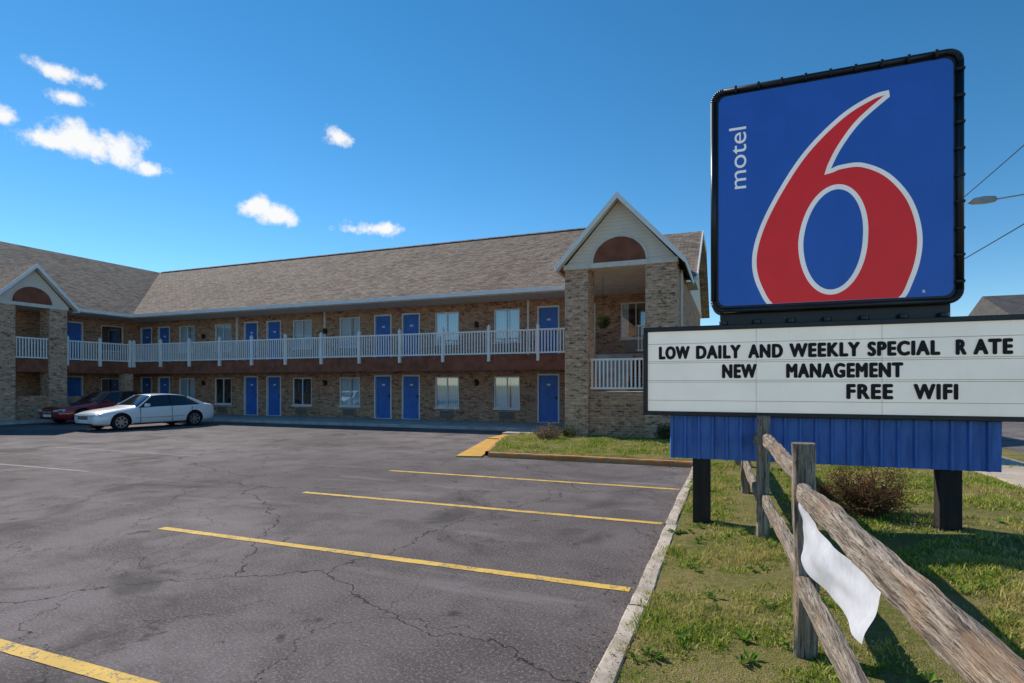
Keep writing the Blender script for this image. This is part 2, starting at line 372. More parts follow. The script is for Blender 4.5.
for y in (-5.15,-2.7,-.25,2.19,4.68,7.06,9.47): strip(lines,-6.3,-.78,y,.105)
for y in (-.3,2.2,4.7,7.2,9.7): strip(lines,-17.2,-11.7,y,.10,1)
for x in (-26,-23.6,-18.8,-16.4,-14,-11.6,-9.2):
    lines.poly([(x,14.6,.004),(x+.1,14.6,.004),(x+.1,18.9,.004),(x,18.9,.004)],1)
lines.done('parking_line_markings',[M_yel,M_yelf],fixn=False)
b=MB()
b.prism([(-32,-5,-.05),(-28.9,-5,-.05),(-28.9,19.3,-.05),(-7.1,19.3,-.05),(-7.1,17.25,-.05),(-4.9,17.25,-.05),(-4.9,22.38,-.05),(-32,22.38,-.05)],(0,0,.17))
b.done('walkway',M_conc,bevel=.02)
b=MB(); b.prism([(-6.05,11.85,-.02),(-5.46,12.0,-.02),(-6.56,15.9,-.02),(-7.05,15.9,-.02)],(0,0,.05))
b.prism([(-7.05,15.901,-.02),(-6.58,15.901,-.02),(-6.58,17.22,-.02),(-7.05,17.22,-.02)],(0,0,.08))
b.done('painted_ramp',M_yelk)
M_side=plain('sidewalk_concrete',(.50,.41,.32),.9,.2,var=.12,scale=2)
b=MB(); y=-8
while y<60:
    b.box(3.95,5.2,y,y+1.48,.1,.232); y+=1.5
b.done('sidewalk',M_side)
b=MB(); b.poly([(6.05,-60,.0),(12.6,-60,.0),(12.6,300,.0),(6.05,300,.0)]); b.done('road',M_asph,fixn=False)
b=MB(); b.box(5.9,6.05,-60,300,-.05,.17); b.box(12.6,12.75,-60,300,-.05,.17); b.done('road_kerb',M_conc)
b=MB()
for y in np.arange(-40,200,6): b.poly([(9.27,y,.004),(9.39,y,.004),(9.39,y+3,.004),(9.27,y+3,.004)])
b.done('road_markings',M_yel,fixn=False)

# ------------------------------------------------------------------ motel building
B=empty('motel_building')
YW=22.4; XL=-32.0
doors=[-31.4,-29.95,-23.47,-21.93,-15.30,-13.77,-7.12,-5.6]; wins=[-28.15,-25.45,-20.1,-17.2,-11.9,-9.0,-3.5]
def facade(mb,x0,x1,z0,z1,ops,y0,y1):
    x=x0
    for (a,c,d,e) in sorted(ops):
        if a>x: mb.box(x,a,y0,y1,z0,z1)
        if d>z0: mb.box(a,c,y0,y1,z0,d)
        if e<z1: mb.box(a,c,y0,y1,e,z1)
        x=c
    if x<x1: mb.box(x,x1,y0,y1,z0,z1)
walls=MB()
lo=[(d-.48,d+.48,0,2.17) for d in doors]+[(w-.6,w+.6,.68,2.07) for w in wins]
hi=[(d-.48,d+.48,2.86,5.02) for d in doors]+[(w-.6,w+.6,3.55,4.98) for w in wins]
facade(walls,XL,-1.5,0,2.7,lo,YW,YW+.2)
facade(walls,XL,-1.5,2.7,5.4,hi,YW,YW+.2)
walls.prism([(-40,-5,0),(XL-.2,-5,0),(XL-.2,YW+.2,0),(-1.5,YW+.2,0),(-1.5,31,0),(-40,31,0)],(0,0,5.4))
def facadeY(mb,y0,y1,z0,z1,ops,x0,x1):
    y=y0
    for (a,c,d,e) in sorted(ops):
        if a>y: mb.box(x0,x1,y,a,z0,z1)
        if d>z0: mb.box(x0,x1,a,c,z0,d)
        if e<z1: mb.box(x0,x1,a,c,e,z1)
        y=c
    if y<y1: mb.box(x0,x1,y,y1,z0,z1)
ldoors=[1.0,2.5,9.2,10.7,18.9]; lwins=[-1.8,4.9,7,13,20.9]
facadeY(walls,-5,YW,0,2.7,[(d-.48,d+.48,0,2.17) for d in ldoors]+[(w-.6,w+.6,.68,2.07) for w in lwins],XL-.2,XL)
facadeY(walls,-5,YW,2.7,5.4,[(d-.48,d+.48,2.86,5.02) for d in ldoors]+[(w-.6,w+.6,3.55,4.98) for w in lwins],XL-.2,XL)
walls.box(-1.67,-1.47,17.9,YW-.003,0,5.33)
walls.box(-4.86,-4.66,17.75,YW-.003,0,2.3)
walls.box(-30.35,-30.15,17.4,20.8,0,1.15)
walls.box(-30.35,-30.15,-5,14.55,0,1.15)
walls.box(-30.25,-30.05,15.3,16.65,0,1.2)
walls.box(-4.12,-2.38,17.12,17.32,0,1.5)
walls.done('brick_walls',M_brick,B)
dr=MB(); fr=MB(); gl=MB(); cu=MB(); ac=MB(); kn=MB()
def door(x,z0,top):
    dr.box(x-.42,x+.42,YW+.07,YW+.11,z0,top-.07)
    for (a,c) in ((z0+.25,z0+.85),(z0+1.05,z0+1.85)):
        dr.box(x-.30,x-.05,YW+.06,YW+.069,a,c); dr.box(x+.05,x+.26,YW+.06,YW+.069,a,c)
    fr.box(x-.48,x-.42,YW-.015,YW+.13,z0,top); fr.box(x+.42,x+.48,YW-.015,YW+.13,z0,top); fr.box(x-.42,x+.42,YW-.015,YW+.13,top-.07,top)
    kn.box(x+.30,x+.36,YW+.02,YW+.07,z0+.98,z0+1.12)
    fr.box(x-.08,x+.08,YW+.052,YW+.059,z0+1.55,z0+1.63)
    fr.box(x-.42,x+.42,YW+.0,YW+.13,z0-.003,z0+.02)
def window(x,z0,z1,dark):
    for a,c in ((x-.6,x-.55),(x+.55,x+.6)): fr.box(a,c,YW+.02,YW+.10,z0,z1)
    fr.box(x-.55,x+.55,YW+.02,YW+.10,z0,z0+.05); fr.box(x-.55,x+.55,YW+.02,YW+.10,z1-.05,z1)
    fr.box(x-.018,x+.018,YW+.03,YW+.09,z0+.05,z1-.05)
    fr.box(x-.64,x+.64,YW-.05,YW+.015,z0-.06,z0-.003)
    gl.poly([(x-.55,YW+.06,z0+.05),(x+.55,YW+.06,z0+.05),(x+.55,YW+.06,z1-.05),(x-.55,YW+.06,z1-.05)])
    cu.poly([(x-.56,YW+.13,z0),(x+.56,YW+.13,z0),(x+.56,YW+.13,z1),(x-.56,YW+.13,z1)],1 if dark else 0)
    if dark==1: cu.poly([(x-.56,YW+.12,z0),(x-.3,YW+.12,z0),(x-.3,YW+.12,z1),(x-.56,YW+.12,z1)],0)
    if dark==0:
        g_=random.uniform(-.1,.12); cu.poly([(x+g_,YW+.12,z0),(x+g_+random.uniform(.03,.09),YW+.12,z0),(x+g_+.04,YW+.12,z1),(x+g_,YW+.12,z1)],1)
for d in doors: door(d,.12,2.17); door(d,2.86,5.02)
for i,w in enumerate(wins):
    window(w,.68,2.07,{1:2,2:2}.get(i,0)); window(w,3.55,4.98,{6:1}.get(i,0))
    ac.box(w-.35,w+.35,YW-.06,YW-.003,.2,.58); ac.box(w-.35,w+.35,YW-.06,YW-.003,3.0,3.42)
    for k in range(6): ac.box(w-.32,w+.32,YW-.075,YW-.062,.24+k*.052,.262+k*.052,1)
dr.done('doors',M_blue,B,bevel=.004); fr.done('window_and_door_frames',M_trim,B); gl.done('window_glass',M_glass,B,fixn=False); cu.done('curtains_and_dark_sheets',[M_curt,M_darkroom],B,fixn=False); kn.done('door_hardware',M_dark,B); ac.done('air_conditioners',[M_ac,M_dark],B)
dr=MB(); fr=MB(); gl=MB(); cu=MB()
for y in ldoors:
    for z0,z1 in ((.12,2.17),(2.86,5.02)):
        dr.box(XL-.11,XL-.07,y-.42,y+.42,z0,z1-.07); fr.box(XL-.13,XL+.015,y-.48,y-.42,z0,z1); fr.box(XL-.13,XL+.015,y+.42,y+.48,z0,z1); fr.box(XL-.13,XL+.015,y-.42,y+.42,z1-.07,z1)
for y in lwins:
    for z0,z1 in ((.68,2.07),(3.55,4.98)):
        fr.box(XL-.1,XL-.02,y-.6,y-.55,z0,z1); fr.box(XL-.1,XL-.02,y+.55,y+.6,z0,z1); fr.box(XL-.1,XL-.02,y-.55,y+.55,z0,z0+.05); fr.box(XL-.1,XL-.02,y-.55,y+.55,z1-.05,z1)
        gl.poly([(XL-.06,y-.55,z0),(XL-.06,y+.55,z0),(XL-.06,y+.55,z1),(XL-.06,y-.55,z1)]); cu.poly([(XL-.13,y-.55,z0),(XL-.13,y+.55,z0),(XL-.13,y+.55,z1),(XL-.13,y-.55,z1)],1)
dr.done('wing_doors',M_blue,B); fr.done('wing_frames',M_trim,B); gl.done('wing_glass',M_glass,B,fixn=False); cu.done('wing_dark_sheets',[M_curt,M_darkroom],B,fixn=False)  # wing windows are backed only by flat sheets painted as room darkness
bal=MB()
bal.prism([(-31.99,-5,2.62),(-30.2,-5,2.62),(-30.2,20.8,2.62),(-1.68,20.8,2.62),(-1.68,YW-.003,2.62),(-31.99,YW-.003,2.62)],(0,0,.23))
bal.box(-4.65,-1.68,17.33,19.2,1.32,1.5)
for i in range(8): bal.box(-4.6,-3.3,19.2+i*.2,19.4+i*.2,1.3+i*.165,1.5+(i+1)*.165)
bal.done('balcony_slab',M_conc,B)
fa=MB(); fa.box(-30.15,-4.87,20.74,20.797,2.3,2.9); fa.box(-30.197,-30.14,-5,14.5,2.3,2.9); fa.box(-30.197,-30.14,17.41,20.797,2.3,2.9)
fa.box(-30.10,-30.02,15.3,16.65,2.3,2.9)
fa.done('balcony_fascia',M_brown,B)
rl=MB()
def railing(p0,p1,z,post=2.03,posts=True,bw=.028,h=1.02):
    p0=Vector(p0);p1=Vector(p1);L_=(p1-p0).length;d=(p1-p0)/L_
    ax=abs(d.x)>abs(d.y)
    def bx(a,b_,hw,z0,z1):
        q=p0+d*a;r=p0+d*b_
        if ax: rl.box(min(q.x,r.x),max(q.x,r.x),q.y-hw,q.y+hw,z0,z1)
        else: rl.box(q.x-hw,q.x+hw,min(q.y,r.y),max(q.y,r.y),z0,z1)
    bx(0,L_,.045,z+h-.06,z+h); bx(0,L_,.025,z+.07,z+.13)
    n=int(L_/.125)
    for i in range(n+1):
        a=L_*(i+.5)/(n+1); bx(a-bw*.8,a+bw*.8,.018,z+.13,z+h-.06)
    if posts:
        n=max(1,round(L_/post))
        for i in range(n+1):
            a=min(max(L_*i/n,.05),L_-.05); bx(a-.055,a+.055,.056,z-.22,z+h+.12)
            q=p0+d*a
            b0=len(rl.v); rl.v+=[(q.x-.07,q.y-.07,z+h+.121),(q.x+.07,q.y-.07,z+h+.121),(q.x+.07,q.y+.07,z+h+.121),(q.x-.07,q.y+.07,z+h+.121),(q.x,q.y,z+h+.25)]
            for q4 in ((0,1,4),(1,2,4),(2,3,4),(3,0,4)): rl.f.append(tuple(b0+k for k in q4)); rl.m.append(0)
            rl.f.append((b0+3,b0+2,b0+1,b0)); rl.m.append(0)
railing((-30.0,20.68,0),(-4.9,20.68,0),2.87)
railing((-30.08,17.45,0),(-30.08,20.6,0),2.87)
railing((-30.0,15.32,0),(-30.0,16.63,0),2.87,posts=False)
railing((-30.08,-5,0),(-30.08,14.5,0),2.87)
railing((-4.1,17.2,0),(-2.4,17.2,0),1.5,posts=False)
railing((-3.2,20.75,0),(-1.7,20.75,0),2.87,posts=False)
rl.done('balcony_railing',M_white,B)
pl=MB()
for x0,x1 in ((-4.86,-4.12),(-2.38,-1.47)): pl.box(x0,x1,17.0,17.85,0,5.30)
for y0,y1 in ((14.55,15.3),(16.65,17.4)): pl.box(-30.65,-29.9,y0,y1,0,5.30)
pl.box(-30.65,-30.16,20.35,20.79,0,2.3)
pl.done('brick_pillars',M_brick2,B,bevel=.01)
sl=(9.35-5.5)/6.1
rf=MB(); th=(0,0,-.09)
rf.prism([(-30.1,20.7,5.5),(-4,20.7,5.5),(-4,26.8,9.35),(-36.2,26.8,9.35)],th)
z2=5.5+4.3*sl
rf.prism([(-4,20.7,5.5),(-1.1,20.7,5.5),(-1.1,25,z2),(-4,25,z2)],th)
rf.prism([(-4,25.001,z2),(-1.1,25.001,z2),(-1.1,28.6,z2),(-4,28.6,z2)],th)
rf.prism([(-4,28.601,z2),(-1.1,28.601,z2),(-1.1,32.9,5.5),(-4,32.9,5.5)],th)
rf.prism([(-30.1,-5.4,5.5),(-30.1,20.7,5.5),(-36.2,26.8,9.35),(-36.2,-5.4,9.35)],th)
rf.prism([(-42.3,-5.4,5.5),(-36.2,-5.4,9.35),(-36.2,26.8,9.35),(-42.3,32.9,5.5)],th)
rf.prism([(-42.3,32.9,5.5),(-36.2,26.8,9.35),(-4,26.8,9.35),(-4,32.9,5.5)],th)
TA=lambda a,c,z:(-3.165+a,17.0+c,z)
TB=lambda a,c,z:(-29.9-c,15.97+a,z)
for s in (-1,1):
    rf.prism([TA(s*1.93,-.3,5.38),TA(0,-.3,7.45),TA(0,7.0,7.45),TA(s*1.93,3.75,5.38)],(0,0,-.07))
    rf.prism([TB(s*1.8,-.3,5.38),TB(0,-.3,7.25),TB(0,3.4,7.25),TB(s*1.8,.45,5.38)],(0,0,-.07))
rf.done('roof',M_roof,B)
b=MB()
x=-36
while x<-4.3: b.prism([(x,26.65,9.31),(x,26.8,9.40),(x,26.95,9.31)],(.28,0,.0)); x+=.3
b.done('ridge_caps',M_roof,B)
gd=MB()
gd.prism([(-4.02,24.9,z2-.2),(-4.02,26.8,9.3),(-4.02,28.7,z2-.2)],(-.03,0,0))
gd.prism([(-1.5,20.9,5.4),(-1.5,24.9,z2-.12),(-1.5,28.7,z2-.12),(-1.5,32.5,5.4)],(-.1,0,0))
gd.prism([TA(-1.68,.05,5.45),TA(0,.05,7.33),TA(1.68,.05,5.45)],(0,.1,0))
gd.prism([TB(-1.55,.05,5.45),TB(0,.05,7.12),TB(1.55,.05,5.45)],(-.1,0,0))
gd.done('gable_siding',M_siding,B)
ar=MB()
for T_,zz in ((TA,5.47),(TB,5.47)):
    arc=[T_(.80*math.cos(t_),.03,zz+.74*math.sin(t_)) for t_ in np.linspace(0,math.pi,25)]
    v=Vector(T_(0,.018,0))-Vector(T_(0,0,0))
    ar.prism(arc,v)
ar.done('arch_panels',M_archbrown,B)
tr=MB()
def rake(T_,hw,pk,ze,dep=-.3):
    for s in (-1,1):
        tr.prism([T_(s*hw,dep-.03,ze+.02),T_(0,dep-.03,pk+.02),T_(0,dep-.03,pk-.17),T_(s*hw,dep-.03,ze-.17)],Vector(T_(0,.028,0))-Vector(T_(0,0,0)))
        tr.prism([T_(s*(hw-.02),dep,ze-.075),T_(0,dep,pk-.075),T_(0,.04,pk-.075),T_(s*(hw-.02),.04,ze-.075)],(0,0,-.02),1)
        a=T_(s*hw,dep,ze-.16); c=T_(s*(hw+.025),(3.7 if T_ is TA else .3),ze+.0)
        tr.box(min(a[0],c[0]),max(a[0],c[0]),min(a[1],c[1]),max(a[1],c[1]),a[2],c[2])
rake(TA,1.93,7.45,5.38); rake(TB,1.8,7.25,5.38)
for T_ in (TA,TB):
    N=24
    for i in range(N):
        t0=math.pi*i/N;t1=math.pi*(i+1)/N
        tr.prism([T_(.80*math.cos(t0),.01,5.47+.74*math.sin(t0)),T_(.86*math.cos(t0),.01,5.47+.8*math.sin(t0)),T_(.86*math.cos(t1),.01,5.47+.8*math.sin(t1)),T_(.80*math.cos(t1),.01,5.47+.74*math.sin(t1))],Vector(T_(0,.03,0))-Vector(T_(0,0,0)),1)
tr.box(-4.9,-1.44,16.97,17.3,5.30,5.45,1); tr.box(-30.2,-29.87,14.5,17.45,5.30,5.45,1)
tr.box(-30.0,-5.12,20.61,20.70,5.34,5.50); tr.box(-1.2,-1.1,20.63,20.70,5.36,5.5)
tr.box(-30.10,-30.01,-5.4,14.1,5.34,5.5); tr.box(-30.10,-30.01,17.9,20.70,5.34,5.5)
tr.prism([(-1.08,20.6,5.33),(-1.08,25,z2-.13),(-1.08,25,z2+.02),(-1.08,20.6,5.50)],(-.05,0,0)); tr.box(-1.13,-1.08,25,28.6,z2-.14,z2+.02)
tr.prism([(-31.99,-5.3,5.34),(-30.12,-5.3,5.34),(-30.12,20.72,5.34),(-1.15,20.72,5.34),(-1.15,YW-.003,5.34),(-31.99,YW-.003,5.34)],(0,0,-.03),1)
tr.box(-4.85,-1.68,17.31,20.70,5.34,5.36,1)
tr.done('white_trim',[M_white,M_soffit],B)
la=MB()
for x in (-10.4,-18.6,-26.8):
    for z in (4.2,1.65):
        la.box(x-.07,x+.07,YW-.05,YW-.003,z+.05,z+.25); la.cyl((x,YW-.12,z+.02),(x,YW-.12,z+.22),.06,.08,n=8); la.cyl((x,YW-.12,z+.22),(x,YW-.12,z+.30),.1,.02,n=8)
la.done('wall_lamps',M_dark,B)
ds=MB()
for x in (-8.0,-18.65,-24.4): ds.box(x-.04,x+.04,YW-.08,YW-.003,2.9,5.3)
ds.box(-1.46,-1.40,18.2,18.28,.1,5.3)
ds.done('downspouts',M_trim,B)

# ------------------------------------------------------------------ cars
t=NT('tyre_rubber'); M_tyre=t.bsdf((.02,.02,.02),.85,.2)
M_rim=plain('alloy_rim',(.5,.5,.52),.3,.5,metal=.8,var=.05)
t=NT('car_glass'); M_cglass=t.bsdf((.012,.016,.02),.06,.6,coat=.5)
t=NT('headlamp_lens'); M_head=t.bsdf((.6,.62,.65),.12,.6)
t=NT('tail_lamp'); M_tail=t.bsdf((.35,.01,.01),.2,.5)
def sedan(name,paintmat,loc,ang,H=1.40,sc=1.0):
    E=empty(name)
    st=[(0,.62,.36,.52,.50,.58),(.06,.78,.24,.60,.62,.66),(.22,.88,.19,.66,.70,.73),(.7,.925,.17,.73,.74,.81),(1.3,.93,.17,.80,.76,.88),(1.52,.93,.17,.84,.75,.93),
        (2.2,.93,.17,.87,.60,H-.05),(2.5,.93,.17,.88,.60,H-.005),(2.98,.93,.17,.885,.60,H),(3.45,.93,.17,.895,.60,H-.03),(3.7,.93,.17,.905,.61,H-.09),(4.3,.915,.17,.93,.70,1.02),(4.42,.91,.18,.93,.72,1.0),
        (4.8,.86,.22,.90,.70,.96),(4.91,.80,.28,.84,.64,.90),(4.95,.68,.38,.74,.5,.80)]
    bm=bmesh.new(); rows=[]
    for (y,w,zb,zs,wt_,zt) in st:
        r=[]; half=[(0,zb),(w*.86,zb),(w*.97,zb+.1),(w,(zb+zs)/2+.03),(w*.965,zs-.02),(w*.93,zs+.012) ,(wt_,zt-.012),(wt_*.82,zt+.015),(0,zt+.04)]
        for x,z in half: r.append(bm.verts.new((x,y,z)))
        for x,z in half[-2:0:-1]: r.append(bm.verts.new((-x,y,z)))
        rows.append(r)
    K=len(rows[0])
    for i in range(len(rows)-1):
        for k in range(K):
            k2=(k+1)%K
            f=bm.faces.new((rows[i][k],rows[i][k2],rows[i+1][k2],rows[i+1][k]))
            kk=k if k<8 else K-1-k
            f.material_index=0
            if kk==5 and 5<=i<=10: f.material_index=1
            if kk in(6,7) and (i==5 or i==10): f.material_index=1
    bm.faces.new(rows[0]); bm.faces.new(rows[-1][::-1])
    bmesh.ops.recalc_face_normals(bm,faces=bm.faces)
    cl=bm.edges.layers.float.get('crease_edge') or bm.edges.layers.float.new('crease_edge')
    for e in bm.edges:
        ms={f.material_index for f in e.link_faces}
        if len(ms)==2: e[cl]=.75
    me=bpy.data.meshes.new('body'); bm.to_mesh(me); bm.free()
    me.materials.append(paintmat); me.materials.append(M_cglass); me.materials.append(M_dark)
    for p_ in me.polygons: p_.use_smooth=True
    body=bpy.data.objects.new('body',me); link(body,E)
    md=body.modifiers.new('s','SUBSURF'); md.levels=3; md.render_levels=3
    cut=MB()
    for y in (.92,3.92):
        for s in (-1,1): cut.cyl((s*.66,y,.32),(s*1.2,y,.32),.385,n=40)
    c=cut.done('cutter',M_dark)
    mb=body.modifiers.new('b','BOOLEAN'); mb.operation='DIFFERENCE'; mb.object=c; mb.solver='EXACT'
    dg=bpy.context.evaluated_depsgraph_get(); ev=body.evaluated_get(dg); nm=bpy.data.meshes.new_from_object(ev)
    body.modifiers.clear(); body.data=nm; bpy.data.objects.remove(c)
    for y in (.92,3.92):
        for s in (-1,1):
            w=MB(); r=.325
            xo=s*.905; xi=s*.70
            prof=[(xi,.2),(xi,r-.02),(xi+s*.02,r),(xo-s*.02,r),(xo,r-.03),(xo,.225),(xo-s*.015,.215)]
            n=32; b0=len(w.v)
            for i in range(n):
                a=2*math.pi*i/n
                for (x,rr) in prof: w.v.append((x,y+rr*math.cos(a),.325+rr*math.sin(a)))
            for i in range(n):
                j=(i+1)%n
                for k in range(len(prof)-1): w.f.append((b0+i*7+k,b0+i*7+k+1,b0+j*7+k+1,b0+j*7+k)); w.m.append(0)
            w.cyl((xo-s*.06,y,.325),(xo-s*.055,y,.325),.215,n=32,m=1)
            w.cyl((xo-s*.05,y,.325),(xo-s*.005,y,.325),.05,n=14,m=2)
            for i in range(7):
                a=2*math.pi*i/7; d=Vector((0,math.cos(a),math.sin(a))); q=Vector((0,-math.sin(a),math.cos(a)))*.022
                c0=Vector((xo-s*.035,y,.325)); w.prism([c0+d*.04-q*1.4,c0+d*.215-q,c0+d*.215+q,c0+d*.04+q*1.4],(s*.02,0,0),2)
            n2=28
            for i in range(n2):
                a=2*math.pi*i/n2;a2=2*math.pi*(i+1)/n2
                w.prism([(xo-s*.03,y+.2*math.cos(a),.325+.2*math.sin(a)),(xo-s*.03,y+.222*math.cos(a),.325+.222*math.sin(a)),(xo-s*.03,y+.222*math.cos(a2),.325+.222*math.sin(a2)),(xo-s*.03,y+.2*math.cos(a2),.325+.2*math.sin(a2))],(s*.03,0,0),2)
            w.done('wheel',[M_tyre,M_dark,M_rim],E)
    d=MB()
    for s in (-1,1):
        d.cyl((s*.855,1.55,.875),(s*.60,2.24,H-.045),.028,n=8,m=0); d.cyl((s*.872,2.93,.90),(s*.622,2.93,H-.03),.034,n=8,m=3); d.cyl((s*.66,3.72,H-.13),(s*.84,4.32,.95),.05,.07,n=8,m=0)
        d.prism([(s*.90,1.78,.90),(s*1.07,1.80,.92),(s*1.07,1.80,1.03),(s*.92,1.78,1.03)],(0,.12,0),0)
        d.prism([(s*.40,.005,.55),(s*.66,.03,.55),(s*.70,.04,.64),(s*.42,.02,.63)],(0,.12,0),1)
        d.prism([(s*.66,.03,.55),(s*.845,.2,.58),(s*.85,.26,.67),(s*.70,.06,.65)],(-s*.05,.1,0),1)
        d.prism([(s*.45,4.93,.66),(s*.78,4.84,.66),(s*.79,4.82,.82),(s*.45,4.925,.80)],(0,-.1,0),2)
        for y in (2.75,3.62): d.box(*sorted((s*.925,s*.945)),y,y+.17,.755,.78,0)
        for y in (1.62,2.9,3.78): d.box(*sorted((s*.90,s*.9335)),y,y+.012,.28,.86,3)
        d.box(*sorted((s*.90,s*.936)),1.4,3.5,.2,.26,3)
        d.box(*sorted((s*.90,s*.942)),1.45,3.45,.46,.485,4)
    d.box(-.33,.33,-.012,.06,.46,.60,3)
    for x in (-.17,.17): d.box(x-.13,x+.13,-.018,.02,.48,.58,4)
    d.box(-.26,.26,-.02,.04,.33,.44,5); d.box(-.26,.26,4.92,4.965,.60,.71,5)
    d.box(-.55,.55,.0,.1,.24,.30,3)
    d.done('trim',[paintmat,M_head,M_tail,M_dark,M_rim,M_white],E,bevel=.006)
    E.location=loc; E.rotation_euler=(0,0,ang); E.scale=(sc,sc,sc)
    return E
t=NT('white_car_paint'); M_cw=t.bsdf((.82,.83,.84),.22,.5,coat=.7)
t=NT('red_car_paint'); M_cr=t.bsdf((.24,.015,.022),.22,.5,coat=.7)
sedan('parked_car',M_cw,(-22.15,13.4,0),R(-6),sc=.95)
sedan('parked_car',M_cr,(-27.3,15.1,0),R(-2),H=1.42)

# ------------------------------------------------------------------ pylon sign with letter board
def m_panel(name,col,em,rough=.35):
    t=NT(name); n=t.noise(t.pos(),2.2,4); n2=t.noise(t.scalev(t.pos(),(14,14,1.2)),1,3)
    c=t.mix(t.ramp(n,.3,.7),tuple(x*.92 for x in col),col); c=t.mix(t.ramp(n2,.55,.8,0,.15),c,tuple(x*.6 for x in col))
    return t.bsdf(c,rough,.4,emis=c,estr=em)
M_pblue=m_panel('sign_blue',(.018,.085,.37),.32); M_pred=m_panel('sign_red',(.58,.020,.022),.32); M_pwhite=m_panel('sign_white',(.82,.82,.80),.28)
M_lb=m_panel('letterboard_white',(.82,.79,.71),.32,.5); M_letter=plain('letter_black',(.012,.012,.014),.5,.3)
SG=empty('motel_sign')
YS=7.0
def rrect(x0,x1,z0,z1,r,n=8):
    pts=[]
    for cx,cz,a0 in ((x1-r,z0+r,-90),(x1-r,z1-r,0),(x0+r,z1-r,90),(x0+r,z0+r,180)):
        for i in range(n+1):
            a=R(a0+90*i/n); pts.append((cx+r*math.cos(a),cz+r*math.sin(a)))
    return pts
b=MB(); X0,X1,Z0,Z1=-.21,2.20,2.545,5.14
b.prism([(x,YS,z) for x,z in rrect(X0,X1,Z0,Z1,.12)],(0,.32,0)); b.done('cabinet',M_black,SG,bevel=.015)
b=MB(); rp=rrect(X0+.02,X1-.02,Z0+.02,Z1-.02,.11)
for i in range(len(rp)):
    p0=rp[i];p1=rp[(i+1)%len(rp)]
    if (Vector(p0)-Vector(p1)).length>1e-4: b.cyl((p0[0],YS-.01,p0[1]),(p1[0],YS-.01,p1[1]),.033,n=10)
b.done('cabinet_rim',M_black,SG,smooth=True)
b=MB()
for i in range(9):
    x=X0+.25+i*.24
    b.box(x,x+.025,YS-.05,YS-.0,Z1-.06,Z1+.012)
    z=Z0+.2+i*.27; b.box(X1-.06,X1+.012,YS-.05,YS,z,z+.025)
b.done('rim_clips',M_dark,SG)
b=MB(); b.poly([(x,YS-.006,z) for x,z in rrect(X0+.075,X1-.075,Z0+.075,Z1-.075,.09)]); b.done('blue_face',M_pblue,SG,fixn=False)
flank=[(1.56,4.83),(1.40,4.80),(1.11,4.64),(.77,4.31),(.50,3.90),(.30,3.48),(.225,3.12),(.29,2.80),(.48,2.53),(1.0,2.36),(1.60,2.52),(1.79,2.82),(1.86,3.22),(1.78,3.62),(1.58,3.93),(1.33,4.09),(1.12,4.10),(1.02,4.07)]
stem=[(1.02,4.07),(1.12,4.28),(1.30,4.53),(1.57,4.76)]
def openspline(pts,n=8):
    out=[]; P=[pts[0]]+pts+[pts[-1]]
    for i in range(1,len(P)-2):
        p0,p1,p2,p3=[Vector(P[i+k]) for k in(-1,0,1,2)]
        for j in range(n):
            t_=j/n; out.append(.5*((2*p1)+(-p0+p2)*t_+(2*p0-5*p1+4*p2-p3)*t_*t_+(-p0+3*p1-3*p2+p3)*t_**3))
    out.append(Vector(pts[-1])); return out
outer=openspline(flank)+openspline(stem)[1:]
def inset(pl_,d):
    N=len(pl_); res=[]
    ar_=sum(pl_[i].x*pl_[(i+1)%N].y-pl_[(i+1)%N].x*pl_[i].y for i in range(N)); sg=1 if ar_>0 else -1
    for i in range(N):
        a=pl_[i-1];b_=pl_[i];c=pl_[(i+1)%N]
        d1=(b_-a).normalized();d2=(c-b_).normalized()
        n1=Vector((-d1.y,d1.x))*sg;n2=Vector((-d2.y,d2.x))*sg; nn=(n1+n2)
        if nn.length<1e-3: nn=n1
        nn.normalize(); k=max(.55,nn.dot(n1)); res.append(b_+nn*(d/k))
    return res
zmin=Z0+.078
for nm,pl_,yy,mt in (('numeral_outline',outer,YS-.010,M_pwhite),('numeral',inset(outer,.048),YS-.014,M_pred)):
    b=MB(); b.poly([(p_.x,yy,max(zmin,p_.y)) for p_ in pl_]); b.done(nm,mt,SG,fixn=False)
for nm,rx,rz,yy,mt in (('numeral_counter_outline',.335,.60,YS-.018,M_pwhite),('numeral_counter',.285,.545,YS-.022,M_pblue)):
    b=MB(); b.poly([(1.035+rx*math.cos(a)+.04*math.sin(a)*(1 if math.sin(a)>0 else .3),yy,3.29+rz*math.sin(a)) for a in np.linspace(0,2*math.pi,64,endpoint=False)]); b.done(nm,mt,SG,fixn=False)
def textmesh(body,off=0,sp_=1.0):
    cu_=bpy.data.curves.new('t','FONT'); cu_.body=body; cu_.size=1; cu_.offset=off; cu_.resolution_u=6; cu_.space_character=sp_
    o=bpy.data.objects.new('t',cu_); link(o); dg=bpy.context.evaluated_depsgraph_get(); dg.update()
    me=bpy.data.meshes.new_from_object(o.evaluated_get(dg)); bpy.data.objects.remove(o); return me
